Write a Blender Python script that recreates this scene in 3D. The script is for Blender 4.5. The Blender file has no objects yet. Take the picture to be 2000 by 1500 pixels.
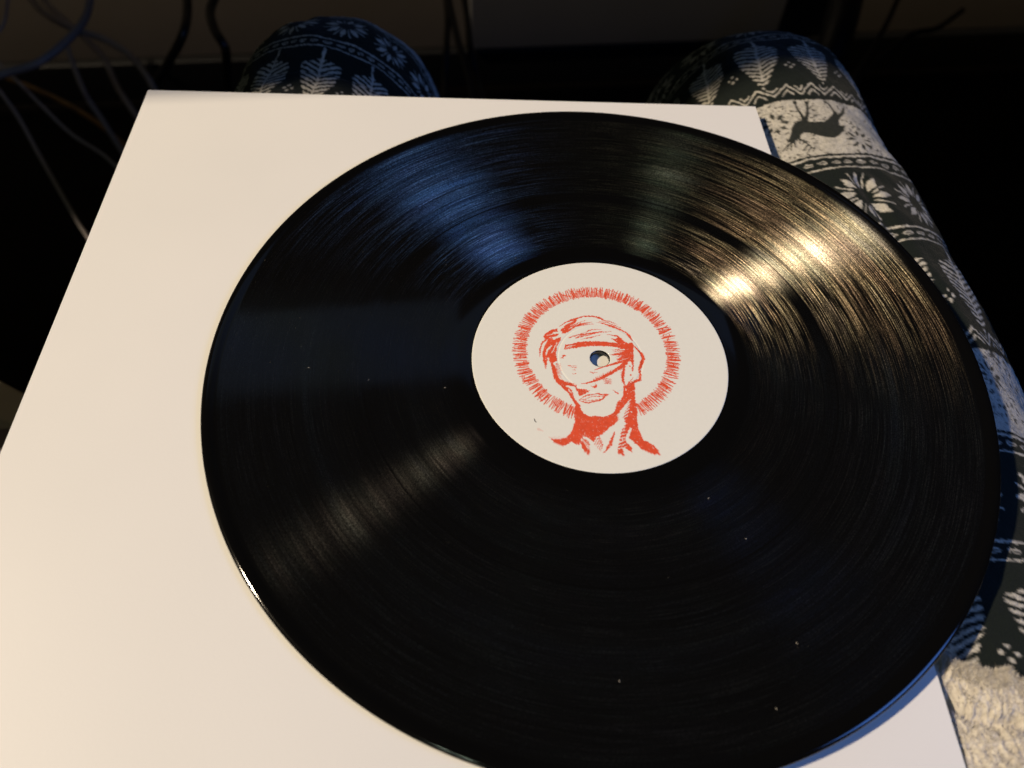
import bpy, bmesh, math, random
import numpy as np
from mathutils import Matrix, Vector
random.seed(7); rng = np.random.default_rng(7)
Z0 = 0.62                       # height of the record's playing surface above the floor (m)
sc = bpy.context.scene
COL = sc.collection

# ------------------------------------------------------------------ camera
F, CW, CC = 1526.168, np.array([0.5861, 0.0135, 0.1709]), np.array([-13.634, -181.228, 247.44])
def rotm(w):
    t = np.linalg.norm(w); k = w/t
    K = np.array([[0, -k[2], k[1]], [k[2], 0, -k[0]], [-k[1], k[0], 0]])
    return np.eye(3)+np.sin(t)*K+(1-np.cos(t))*K@K
RM = rotm(CW)
def W(x, y, z=0.0): return Vector((x/1000., y/1000., z/1000.+Z0))
cam = bpy.data.cameras.new('camera'); co = bpy.data.objects.new('camera', cam); COL.objects.link(co)
m = Matrix([list(RM[i])+[0] for i in range(3)]+[[0, 0, 0, 1]])
co.matrix_world = Matrix.Translation(W(*CC)) @ m
cam.sensor_width = 36; cam.lens = F/2000*36; cam.clip_start = 0.01; cam.clip_end = 50
cam.dof.use_dof = True; cam.dof.focus_distance = 0.315; cam.dof.aperture_fstop = 8.5
sc.camera = co
sc.render.resolution_x = 1024; sc.render.resolution_y = 768

# ------------------------------------------------------------------ world (dark room)
wd = bpy.data.worlds.new('World'); sc.world = wd; wd.use_nodes = True
wd.node_tree.nodes['Background'].inputs[0].default_value = (1.0, 0.9, 0.8, 1)
wd.node_tree.nodes['Background'].inputs[1].default_value = 0.005
sc.view_settings.view_transform = 'Standard'; sc.view_settings.look = 'None'
sc.view_settings.exposure = 0; sc.view_settings.gamma = 1

# ------------------------------------------------------------------ lamps
def point(name, pos, power, col, rad):
    l = bpy.data.lights.new(name, 'POINT'); l.energy = power; l.color = col; l.shadow_soft_size = rad
    o = bpy.data.objects.new(name, l); COL.objects.link(o); o.location = W(*pos); return o
# warm three-bulb lamp, upper left of the lap
for i in range(3):
    point('warm_bulb', (-3690+i*95, -900+i*150, 3730-i*50), 428, (1.0, 0.82, 0.585), 0.10)
# dim pale bulbs above and behind
point('pale_bulb', (-450, -1150, 1900), 3.0, (0.8, 1.0, 0.78), 0.03)
point('pale_bulb', (-310, -1150, 1900), 3.0, (0.8, 1.0, 0.78), 0.03)
al = bpy.data.lights.new('blue_panel_lamp', 'AREA'); al.shape = 'RECTANGLE'; al.size = 0.34; al.size_y = 0.30
al.energy = 0.66; al.spread = math.radians(95); al.color = (0.12, 0.31, 1.0)
ao = bpy.data.objects.new('blue_panel_lamp', al); COL.objects.link(ao); ao.location = W(720, -170, 560)
ao.rotation_euler = (Vector((0, 0.03, Z0))-ao.location).to_track_quat('-Z', 'Y').to_euler()

# ------------------------------------------------------------------ helpers
def back(px, py, z=0.0):
    d = RM @ np.array([(px-1000)/F, -(py-750)/F, -1.0]); t = (z-CC[2])/d[2]
    return CC+d*t
def project(P):
    q = (P-CC) @ RM
    return np.stack([1000+F*q[..., 0]/-q[..., 2], 750-F*q[..., 1]/-q[..., 2]], -1)
def mat(name):
    m = bpy.data.materials.new(name); m.use_nodes = True
    return m, m.node_tree, m.node_tree.nodes['Principled BSDF']
def simple(name, col, rough=0.6, noise=0.15, scale=60, bump=0.0, spec=0.5, metal=0):
    m, nt, b = mat(name); N = nt.nodes
    tc = N.new('ShaderNodeTexCoord'); n = N.new('ShaderNodeTexNoise'); n.inputs['Scale'].default_value = scale
    n.inputs['Detail'].default_value = 5
    nt.links.new(tc.outputs['Object'], n.inputs['Vector'])
    mx = N.new('ShaderNodeMix'); mx.data_type = 'RGBA'
    mx.inputs[6].default_value = tuple(c*(1-noise) for c in col)+(1,); mx.inputs[7].default_value = tuple(min(1, c*(1+noise)) for c in col)+(1,)
    nt.links.new(n.outputs[0], mx.inputs[0]); nt.links.new(mx.outputs[2], b.inputs['Base Color'])
    b.inputs['Roughness'].default_value = rough; b.inputs['Specular IOR Level'].default_value = spec; b.inputs['Metallic'].default_value = metal
    if bump:
        bp = N.new('ShaderNodeBump'); bp.inputs['Strength'].default_value = bump; bp.inputs['Distance'].default_value = 0.001
        nt.links.new(n.outputs[0], bp.inputs['Height']); nt.links.new(bp.outputs[0], b.inputs['Normal'])
    return m
def meshobj(name, verts, faces, material, parent=None, smooth=True, colors=None):
    me = bpy.data.meshes.new(name)
    verts = np.asarray(verts, dtype=np.float32)
    if isinstance(faces, np.ndarray):
        k = faces.shape[1]; nf = len(faces)
        me.vertices.add(len(verts)); me.vertices.foreach_set('co', verts.ravel())
        me.loops.add(nf*k); me.loops.foreach_set('vertex_index', faces.astype(np.int32).ravel())
        me.polygons.add(nf); me.polygons.foreach_set('loop_start', np.arange(0, nf*k, k, dtype=np.int32))
        me.polygons.foreach_set('loop_total', np.full(nf, k, dtype=np.int32))
        me.update(calc_edges=True); me.validate()
    else:
        me.from_pydata([tuple(v) for v in verts], [], faces); me.update()
    if smooth: me.polygons.foreach_set('use_smooth', [True]*len(me.polygons))
    if colors is not None:
        ca = me.color_attributes.new('print', 'FLOAT_COLOR', 'POINT')
        c = np.ones((len(verts), 4), np.float32); c[:, :colors.shape[1]] = colors; ca.data.foreach_set('color', c.ravel())
    me.materials.append(material)
    o = bpy.data.objects.new(name, me); COL.objects.link(o)
    if parent: o.parent = parent
    return o
def grid_faces(nu, nv, wrap_v=False, flip=False):
    i = np.arange(nu-1)[:, None]; j = np.arange(nv if wrap_v else nv-1)[None, :]; j2 = (j+1) % nv
    f = np.stack([i*nv+j+0*i, (i+1)*nv+j, (i+1)*nv+j2, i*nv+j2+0*i], -1).reshape(-1, 4)
    return f[:, ::-1] if flip else f
def empty(name, loc, rz=0):
    o = bpy.data.objects.new(name, None); COL.objects.link(o); o.location = loc; o.rotation_euler = (0, 0, rz); o.empty_display_size = 0.02
    return o
def tag(o, label=None, cat=None, group=None, kind=None):
    for k, v in (('label', label), ('category', cat), ('group', group), ('kind', kind)):
        if v: o[k] = v
    return o
def boxmesh(name, lo, hi, material, parent=None, bev=0.0, M=None):
    bm = bmesh.new(); bmesh.ops.create_cube(bm, size=1)
    lo = Vector(lo); hi = Vector(hi)
    for v in bm.verts: v.co = Vector([(lo[i]+hi[i])/2+v.co[i]*(hi[i]-lo[i]) for i in range(3)])
    if bev: bmesh.ops.bevel(bm, geom=bm.edges[:], offset=bev, segments=3, affect='EDGES', profile=0.5)
    me = bpy.data.meshes.new(name); bm.to_mesh(me); bm.free(); me.materials.append(material)
    o = bpy.data.objects.new(name, me); COL.objects.link(o)
    if parent: o.parent = parent
    if M is not None: me.transform(M)
    return o
def catmull(P, n):
    P = np.asarray(P, float); P = np.vstack([2*P[0]-P[1], P, 2*P[-1]-P[-2]]); out = []
    for i in range(1, len(P)-2):
        t = np.linspace(0, 1, n, endpoint=False)[:, None]
        a, b, c, d = P[i-1], P[i], P[i+1], P[i+2]
        out.append(0.5*((2*b)+(-a+c)*t+(2*a-5*b+4*c-d)*t**2+(-a+3*b-3*c+d)*t**3))
    out.append(P[-2][None]); return np.vstack(out)
def vnoise(x, y, seed=0):
    xi = np.floor(x).astype(np.int64); yi = np.floor(y).astype(np.int64); fx = x-xi; fy = y-yi
    fx = fx*fx*(3-2*fx); fy = fy*fy*(3-2*fy)
    def h(a, b):
        n = (a*374761393+b*668265263+seed*974711) & 0xffffffff
        n = ((n ^ (n >> 13))*1274126177) & 0xffffffff
        return ((n ^ (n >> 16)) & 0xffff)/65535.0
    return (h(xi, yi)*(1-fx)+h(xi+1, yi)*fx)*(1-fy)+(h(xi, yi+1)*(1-fx)+h(xi+1, yi+1)*fx)*fy
def fbm(x, y, seed=0, o=3):
    s = 0; a = 0.5
    for k in range(o): s = s+a*vnoise(x*2**k, y*2**k, seed+k); a *= .5
    return s/(1-.5**o)
def inpoly(x, y, poly):
    r = np.zeros(x.shape, bool); n = len(poly)
    for i in range(n):
        x1, y1 = poly[i]; x2, y2 = poly[(i+1) % n]
        if y1 == y2: continue
        c = ((y1 > y) != (y2 > y)) & (x < (x2-x1)*(y-y1)/(y2-y1)+x1); r ^= c
    return r
def stroke(x, y, pts, ws):
    """True inside a tapered stroke; pts in the same units, ws full widths at the points"""
    r = np.zeros(x.shape, bool); ws = list(ws) if hasattr(ws, '__len__') else [ws]*len(pts)
    if len(ws) != len(pts): ws = list(np.interp(np.linspace(0, 1, len(pts)), np.linspace(0, 1, len(ws)), ws))
    for (a, b, wa, wb) in zip(pts[:-1], pts[1:], ws[:-1], ws[1:]):
        dx, dy = b[0]-a[0], b[1]-a[1]; L = dx*dx+dy*dy+1e-12
        w = max(wa, wb)
        s = (x > min(a[0], b[0])-w) & (x < max(a[0], b[0])+w) & (y > min(a[1], b[1])-w) & (y < max(a[1], b[1])+w)
        if not s.any(): continue
        xs, ys = x[s], y[s]
        t = np.clip(((xs-a[0])*dx+(ys-a[1])*dy)/L, 0, 1)
        d = np.hypot(xs-a[0]-t*dx, ys-a[1]-t*dy)
        rs = r[s]; rs |= d < (wa+(wb-wa)*t)/2; r[s] = rs
    return r

# ------------------------------------------------------------------ setting: floor and panelled wall under the desk
M_floor = simple('dark_floor', (0.0035, 0.0022, 0.0018), 0.8, 0.5, 9, 0.3, 0.1)
M_wall = simple('dark_brown_wall_board', (0.085, 0.07, 0.055), 0.75, 0.2, 6)
M_grey = simple('dark_grey_board', (0.11, 0.11, 0.115), 0.6, 0.15, 5)
M_black = simple('black_plastic', (0.006, 0.006, 0.006), 0.5, 0.2, 30)
s = 3.0
fl = meshobj('floor', [(-s, -s, 0), (s, -s, 0), (s, s, 0), (-s, s, 0)], [(0, 1, 2, 3)], M_floor, smooth=False); tag(fl, kind='structure')
AZ = math.radians(16.0)
def rm(x, y, z=0.0):            # room frame, rotated with the desk: origin under the desk edge
    c, s_ = math.cos(AZ), math.sin(AZ); return Vector(((-68+c*x-s_*y)/1000, (175+s_*x+c*y)/1000, z/1000))
def roombox(name, lo, hi, material, parent=None, bev=0.0):
    R = Matrix.Translation(Vector((-0.068, 0.175, 0))) @ Matrix.Rotation(AZ, 4, 'Z')
    return boxmesh(name, Vector(lo)/1000, Vector(hi)/1000, material, parent, bev/1000, R)
WY = 860
wall = roombox('wall', (-2500, WY, 70), (2500, WY+60, 1300), M_wall); tag(wall, kind='structure')
sk = roombox('skirting', (-2500, WY-14, 0), (2500, WY+58, 68), M_black, bev=3); tag(sk, kind='structure')
# grey and lighter boards leaning on the wall
def board(name, x0, x1, y, h, mt, label, th=16):
    o = roombox(name, (x0, y-th, 75), (x1, y, h), mt, bev=2); tag(o, label, 'panel'); return o
gb = board('back_panel', 50, 585, WY-3, 760, M_grey, 'dark grey board standing behind the gap between the two knees')

# ------------------------------------------------------------------ desk above the knees and its monitor (seen mirrored in the vinyl)
M_desk = simple('black_desk_laminate', (0.02, 0.017, 0.015), 0.45, 0.3, 25)
desk = empty('desk', rm(0, 0, 0)); desk.location = (0, 0, 0)
DZ = 160+Z0*1000
roombox('desk_top', (-360, 0, DZ), (1100, 720, DZ+25), M_desk, desk, 2)
roombox('light_block_leaf', (-1900, 190, DZ+1), (-361, 720, DZ+24), M_desk, desk, 2)  # unseen leaf, added to keep the warm lamp out from under the desk
for lx in (-1850, 1020):
    roombox('leg', (lx, 640, 0), (lx+50, 690, DZ-1), M_desk, desk, 2)
tag(desk, 'dark desk whose front edge hangs over both knees', 'desk')
mon = empty('monitor', (0, 0, 0))
M_scr, nt, b = mat('monitor_screen_glow'); N = nt.nodes
tc = N.new('ShaderNodeTexCoord'); nz = N.new('ShaderNodeTexNoise'); nz.inputs['Scale'].default_value = 5
cr = N.new('ShaderNodeValToRGB'); cr.color_ramp.elements[0].position = 0.35; cr.color_ramp.elements[1].position = 0.6
cr.color_ramp.elements[0].color = (0.16, 0.22, 0.26, 1); cr.color_ramp.elements[1].color = (0.12, 0.2, 0.42, 1)
nt.links.new(tc.outputs['Object'], nz.inputs['Vector']); nt.links.new(nz.outputs[0], cr.inputs[0])
nt.links.new(cr.outputs[0], b.inputs['Emission Color']); b.inputs['Emission Strength'].default_value = 0.5
b.inputs['Base Color'].default_value = (0.01, 0.01, 0.01, 1); b.inputs['Roughness'].default_value = 0.3
MB = DZ+25
roombox('bezel', (-390, 262, MB+110), (400, 290, MB+490), M_black, mon, 4)
roombox('screen', (-382, 258, MB+120), (392, 261.5, MB+480), M_scr, mon)
roombox('stand', (-30, 292, MB+12), (40, 318, MB+300), M_black, mon, 3)
roombox('base', (-130, 210, MB+0.5), (140, 400, MB+12), M_black, mon, 3)
tag(mon, 'wide monitor with a dim blue screen mirrored in the black vinyl', 'monitor')

# ------------------------------------------------------------------ sleeve
def sleeve():
    root = empty('record_sleeve', W(0, 0, -3))
    tag(root, 'plain white cardboard record sleeve lying across the lap under the black disc', 'record sleeve')
    m, nt, b = mat('white_sleeve_card'); N = nt.nodes
    tc = N.new('ShaderNodeTexCoord')
    n1 = N.new('ShaderNodeTexNoise'); n1.inputs['Scale'].default_value = 900; n1.inputs['Detail'].default_value = 6
    n2 = N.new('ShaderNodeTexNoise'); n2.inputs['Scale'].default_value = 14; n2.inputs['Detail'].default_value = 4
    v = N.new('ShaderNodeTexVoronoi'); v.inputs['Scale'].default_value = 38
    for q in (n1, n2, v): nt.links.new(tc.outputs['Object'], q.inputs['Vector'])
    mx = N.new('ShaderNodeMix'); mx.data_type = 'RGBA'; mx.inputs[6].default_value = (0.80, 0.80, 0.795, 1); mx.inputs[7].default_value = (0.86, 0.855, 0.845, 1)
    nt.links.new(n2.outputs[0], mx.inputs[0])
    # few tiny specks
    lt = N.new('ShaderNodeMath'); lt.operation = 'LESS_THAN'; lt.inputs[1].default_value = 0.022; nt.links.new(v.outputs['Distance'], lt.inputs[0])
    gt = N.new('ShaderNodeMath'); gt.operation = 'GREATER_THAN'; gt.inputs[1].default_value = 0.86; sp = N.new('ShaderNodeSeparateColor')
    nt.links.new(v.outputs['Color'], sp.inputs[0]); nt.links.new(sp.outputs[0], gt.inputs[0])
    ml = N.new('ShaderNodeMath'); ml.operation = 'MULTIPLY'; nt.links.new(lt.outputs[0], ml.inputs[0]); nt.links.new(gt.outputs[0], ml.inputs[1])
    m3 = N.new('ShaderNodeMath'); m3.operation = 'MULTIPLY'; m3.inputs[1].default_value = 0.35; nt.links.new(ml.outputs[0], m3.inputs[0])
    mx2 = N.new('ShaderNodeMix'); mx2.data_type = 'RGBA'; mx2.inputs[7].default_value = (0.25, 0.2, 0.16, 1)
    nt.links.new(m3.outputs[0], mx2.inputs[0]); nt.links.new(mx.outputs[2], mx2.inputs[6]); nt.links.new(mx2.outputs[2], b.inputs['Base Color'])
    bp = N.new('ShaderNodeBump'); bp.inputs['Strength'].default_value = 0.05; bp.inputs['Distance'].default_value = 0.0004
    nt.links.new(n1.outputs[0], bp.inputs['Height']); nt.links.new(bp.outputs[0], b.inputs['Normal'])
    b.inputs['Roughness'].default_value = 0.48; b.inputs['Specular IOR Level'].default_value = 0.35
    C = {'TL': (-239.1, 122.8, -2.6), 'TR': (62.4, 175.0, -2.8), 'BR': (127.2, -137.5, -2.2), 'BL': (-185.9, -190.8, -2.2)}
    n = 61; a = np.linspace(0, 1, n)
    U, V_ = np.meshgrid(a, a, indexing='ij')
    P = (np.outer((1-a), (1-a))[..., None]*np.array(C['TL'])+np.outer(a, 1-a)[..., None]*np.array(C['TR'])
         + np.outer(1-a, a)[..., None]*np.array(C['BL'])+np.outer(a, a)[..., None]*np.array(C['BR']))
    edge = np.minimum(np.minimum(U, 1-U), np.minimum(V_, 1-V_))
    P[..., 2] -= 5.0*U**2.2*V_**2.2
    # the front corner of the card sags
    P[..., 2] += 0.2*np.sin(U*3.1+V_*2.2)*np.clip(edge*8, 0, 1)-0.1
    for nm, dz, flip in (('front_panel', 0, True), ('back_panel', -2.6, False)):
        Q = P.copy(); Q[..., 2] += dz
        if dz: Q[..., 2] -= 0.6*np.sin(np.pi*U)*np.sin(np.pi*V_)
        top = Q.reshape(-1, 3)/1000; bot = top-np.array([0, 0, 0.0005])
        bot[:, 2] += 0
        vs = np.vstack([top, bot])+np.array([0, 0, 0.003])
        f1 = grid_faces(n, n, flip=flip); f1 = grid_faces(n, n, flip=False)
        f2 = grid_faces(n, n, flip=True)+n*n
        idx = np.arange(n*n).reshape(n, n); rim = np.concatenate([idx[0, :], idx[1:, -1], idx[-1, -2::-1], idx[-2:0:-1, 0]])
        q_ = len(rim); a_ = np.arange(q_)+2*n*n; r2 = np.roll(a_, -1); f3 = np.stack([a_, r2, r2+q_, a_+q_], 1); vs = np.vstack([vs, vs[rim], vs[rim+n*n]])
        # winding: f1 orientation decided by sign test
        p = vs[f1[0]]; nrm = np.cross(p[1]-p[0], p[2]-p[0])
        if nrm[2] < 0: f1 = f1[:, ::-1]; f2 = f2[:, ::-1]
        meshobj(nm, vs, np.vstack([f1, f2, f3]), m, root)
    # spine along the left side and closed folds
    A, B = np.array(C['TL']), np.array(C['BL'])
    vs = []; fs = []; K = 8; LN = 20
    for i in range(LN+1):
        c = A+(B-A)*i/LN; out = np.array([-0.985, -0.17, 0])
        for k in range(K+1):
            t = -math.pi/2+math.pi*k/K
            vs.append((c+out*(1.3*math.cos(t)-0.3)+np.array([0, 0, -2.2+1.6*math.sin(t)]))/1000+np.array([0, 0, 0.003]))
    for i in range(LN):
        for k in range(K): a0 = i*(K+1)+k; fs.append((a0, a0+1, a0+K+2, a0+K+1))
    meshobj('spine', vs, fs, m, root)
sleeve()

# ------------------------------------------------------------------ record
def warp(r, th):
    d = (th-math.radians(42)+math.pi) % (2*math.pi)-math.pi
    return 1.9*np.cos(np.clip(d*1.75, -math.pi/2, math.pi/2))**2*np.clip((r-40)/110, 0, 1)**2
def vinyl_material():
    m = bpy.data.materials.new('black_grooved_vinyl'); m.use_nodes = True; nt = m.node_tree; N = nt.nodes; L = nt.links
    N.clear(); out = N.new('ShaderNodeOutputMaterial')
    tc = N.new('ShaderNodeTexCoord'); sx = N.new('ShaderNodeSeparateXYZ'); L.new(tc.outputs['Object'], sx.inputs[0])
    def M_(op, a, b=None, c=None, clamp=False):
        n = N.new('ShaderNodeMath'); n.operation = op; n.use_clamp = clamp
        for i, v in enumerate((a, b, c)):
            if v is None: continue
            if isinstance(v, (int, float)): n.inputs[i].default_value = v
            else: L.new(v, n.inputs[i])
        return n.outputs[0]
    def VM(op, a, b=None, s=None):
        n = N.new('ShaderNodeVectorMath'); n.operation = op
        for i, v in enumerate((a, b)):
            if v is None: continue
            if isinstance(v, tuple): n.inputs[i].default_value = v
            else: L.new(v, n.inputs[i])
        if s is not None:
            if isinstance(s, (int, float)): n.inputs['Scale'].default_value = s
            else: L.new(s, n.inputs['Scale'])
        return n.outputs[0]
    def cxyz(x, y, z):
        n = N.new('ShaderNodeCombineXYZ')
        for i, v in enumerate((x, y, z)):
            if isinstance(v, (int, float)): n.inputs[i].default_value = v
            else: L.new(v, n.inputs[i])
        return n.outputs[0]
    flat = cxyz(sx.outputs[0], sx.outputs[1], 0.0)
    ln = N.new('ShaderNodeVectorMath'); ln.operation = 'LENGTH'; L.new(flat, ln.inputs[0]); r = M_('MULTIPLY', ln.outputs['Value'], 1000.0)  # mm
    rh = VM('NORMALIZE', flat)
    s2 = N.new('ShaderNodeSeparateXYZ'); L.new(rh, s2.inputs[0]); cx, cy = s2.outputs[0], s2.outputs[1]
    th = M_('ARCTAN2', sx.outputs[1], sx.outputs[0])
    def polar(fr, ft, off=0.0, det=2.0, rough=0.5):
        """noise in r (fr cells per mm) and angle (ft cells per radian)"""
        v = cxyz(M_('MULTIPLY', cx, ft), M_('MULTIPLY', cy, ft), M_('MULTIPLY_ADD', r, fr, off))
        n = N.new('ShaderNodeTexNoise'); n.inputs['Scale'].default_value = 1; n.inputs['Detail'].default_value = det; n.inputs['Roughness'].default_value = rough
        L.new(v, n.inputs['Vector']); return n.outputs[0]
    def ramp(v, pts):
        n = N.new('ShaderNodeValToRGB'); e = n.color_ramp.elements
        while len(e) > 1: e.remove(e[-1])
        for i, (p, c) in enumerate(pts):
            el = e[0] if i == 0 else e.new(p)
            el.position = p; el.color = (c, c, c, 1)
        L.new(v, n.inputs[0]); return n.outputs[0]
    # which radii carry music grooves (wobble-free rings)
    r01 = M_('DIVIDE', r, 160.0)
    def R(x): return x/160.0
    groove = ramp(r01, [(0, 0), (R(57.8), 0), (R(58.8), 1), (R(87.4), 1), (R(87.9), .45), (R(91.4), .45), (R(91.7), 0), (R(92.1), 0), (R(92.5), 1),
                        (R(112.2), 1), (R(112.5), .8), (R(113.3), .8), (R(113.6), 1), (R(144.8), 1), (R(145.6), 0.15), (R(146.8), .02), (R(147.2), 0)])
    # modulation: coarse strong/weak rings, fine ring-to-ring, fine dashes along the groove
    coarse = ramp(polar(0.16, 1.2, 3.0, 3.0, .6), [(0.3, 0.35), (0.5, 0.8), (0.65, 1.25)])
    ring = ramp(polar(1.6, 2.0, 11.0, 4.0, .7), [(0.36, 0.42), (0.5, 0.85), (0.62, 1.3)])
    dash = ramp(polar(3.4, 210.0, 0.0, 1.0), [(0.38, 0.35), (0.52, 0.9), (0.66, 1.9)])
    fibre = polar(4.5, 40.0, 5.0, 2.0)
    g1 = M_('MULTIPLY', M_('MULTIPLY', coarse, ring), dash)
    glare_prof = ramp(r01, [(0, 0), (R(61), .45), (R(66), 1.15), (R(74), 1.1), (R(80), .6), (R(87.3), .8), (R(88), 1.3), (R(91.4), 1.3), (R(93), .55), (R(104), .6), (R(111.5), .9), (R(112.4), 1.7), (R(113.5), 1.7), (R(115), .9), (R(121), .55), (R(132), .42), (R(144), .32)])  # bright and dim stretches of the highlight, put into the gloss by radius
    gw = M_('MULTIPLY', M_('MULTIPLY', g1, glare_prof), groove)
    # groove walls: normals leaning inwards and outwards along the radius
    nz = N.new('ShaderNodeNewGeometry').outputs['Normal']
    def wall(base, amp, w_noise):
        t = M_('MULTIPLY_ADD', w_noise, amp, base)
        return VM('NORMALIZE', VM('ADD', nz, VM('SCALE', rh, s=t)))
    tan = N.new('ShaderNodeTangent'); tan.direction_type = 'RADIAL'; tan.axis = 'Z'
    def gloss(normal, rough, aniso, colr):
        g = N.new('ShaderNodeBsdfAnisotropic') if 'ShaderNodeBsdfAnisotropic' in dir(bpy.types) else N.new('ShaderNodeBsdfGlossy')
        g.distribution = 'BECKMANN'; g.inputs['Roughness'].default_value = rough; g.inputs['Anisotropy'].default_value = aniso
        L.new(normal, g.inputs['Normal']); L.new(tan.outputs[0], g.inputs['Tangent'])
        if isinstance(colr, tuple): g.inputs['Color'].default_value = colr
        else: L.new(colr, g.inputs['Color'])
        return g.outputs[0]
    hue = N.new('ShaderNodeValToRGB'); e = hue.color_ramp.elements
    e[0].position = .34; e[0].color = (1.0, .92, .90, 1); e[1].position = .68; e[1].color = (.92, .97, 1.05, 1)
    for p_, c_ in ((.45, (1.02, .98, .89, 1)), (.56, (.93, 1.01, .92, 1))): el = e.new(p_); el.color = c_
    L.new(polar(0.11, 2.6, 33.0, 2.0), hue.inputs[0])
    def colmul(v, k):
        return VM('MULTIPLY', VM('SCALE', cxyz(k[0], k[1], k[2]), s=v), hue.outputs[0])
    w1 = M_('SUBTRACT', polar(2.6, 3.0, 21.0, 2.0), 0.5); w2 = M_('SUBTRACT', polar(2.6, 3.0, 41.0, 2.0), 0.5)
    inw = gloss(wall(-0.95, 0.5, w1), 0.331, ANI, colmul(gw, (GI, GI*.93, GI*.82)))
    outw = gloss(wall(0.80, 0.7, w2), 0.34, ANI, colmul(gw, (GO, GO*.97, GO)))
    land = gloss(wall(0.0, 0.25, w1), 0.24, ANI, colmul(gw, (GL, GL, GL)))
    add1 = N.new('ShaderNodeAddShader'); L.new(inw, add1.inputs[0]); L.new(outw, add1.inputs[1])
    dash2 = ramp(polar(3.0, 5.0, 70.0, 3.0), [(0.48, 0.0), (0.56, 0.9), (0.64, 3.0)])
    wide = gloss(wall(-0.95, 0.6, w2), 0.479, 0.345, colmul(M_('MULTIPLY', M_('MULTIPLY', M_('MULTIPLY', dash2, dash), ring), M_('MULTIPLY', groove, ramp(r01, [(0, 0), (R(59), 0), (R(63), 1), (R(85.5), 1), (R(87.5), 0), (R(92.3), 0), (R(93.2), 1), (R(143), 1), (R(145.5), 0)]))), (0.056, 0.045, 0.033)))
    add0 = N.new('ShaderNodeAddShader'); L.new(add1.outputs[0], add0.inputs[0]); L.new(wide, add0.inputs[1])
    add2 = N.new('ShaderNodeAddShader'); L.new(add0.outputs[0], add2.inputs[0]); L.new(land, add2.inputs[1])
    # smooth pressed surface: fresnel mirror with soft smudges and run-out scribing
    b = N.new('ShaderNodeBsdfPrincipled'); b.inputs['Base Color'].default_value = (0.0028, 0.0028, 0.003, 1)
    sm = N.new('ShaderNodeTexNoise'); sm.inputs['Scale'].default_value = 34; sm.inputs['Detail'].default_value = 5; L.new(tc.outputs['Object'], sm.inputs['Vector'])
    L.new(ramp(sm.outputs[0], [(0.35, 0.06), (0.7, 0.12)]), b.inputs['Roughness'])
    b.inputs['IOR'].default_value = 1.5
    L.new(M_('MULTIPLY_ADD', groove, -0.05, 0.5), b.inputs['Specular IOR Level'])
    # fine rings: land lines in the groove area, single scribed lines in the run-out and at the lead-in
    scr = N.new('ShaderNodeTexNoise'); scr.inputs['Scale'].default_value = 1; scr.inputs['Detail'].default_value = 1
    hgt = M_('ADD', M_('MULTIPLY', polar(2.2, 1.0, 2.0, 2.0), M_('MULTIPLY', groove, 1.0)), M_('MULTIPLY', fibre, M_('MULTIPLY', groove, 0.25)))
    lines = ramp(r01, [(0, 0), (R(52.2), 0), (R(52.35), 1), (R(52.5), 0), (R(55.7), 0), (R(55.85), 1), (R(56), 0), (R(91.6), 0), (R(91.9), -1.0), (R(92.2), 0),
                       (R(147.2), 0), (R(147.4), 1), (R(147.6), 0), (1, 0)])
    hgt2 = M_('ADD', hgt, M_('MULTIPLY', lines, 1.6))
    bp = N.new('ShaderNodeBump'); bp.inputs['Strength'].default_value = 0.10; bp.inputs['Distance'].default_value = 0.00006
    L.new(hgt2, bp.inputs['Height']); L.new(bp.outputs[0], b.inputs['Normal'])
    add3 = N.new('ShaderNodeAddShader'); L.new(add2.outputs[0], add3.inputs[0]); L.new(b.outputs[0], add3.inputs[1])
    L.new(add3.outputs[0], out.inputs['Surface'])
    return m
ANI, GI, GO, GL = 0.635, 0.085, 0.0022, 0.0008
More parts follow.
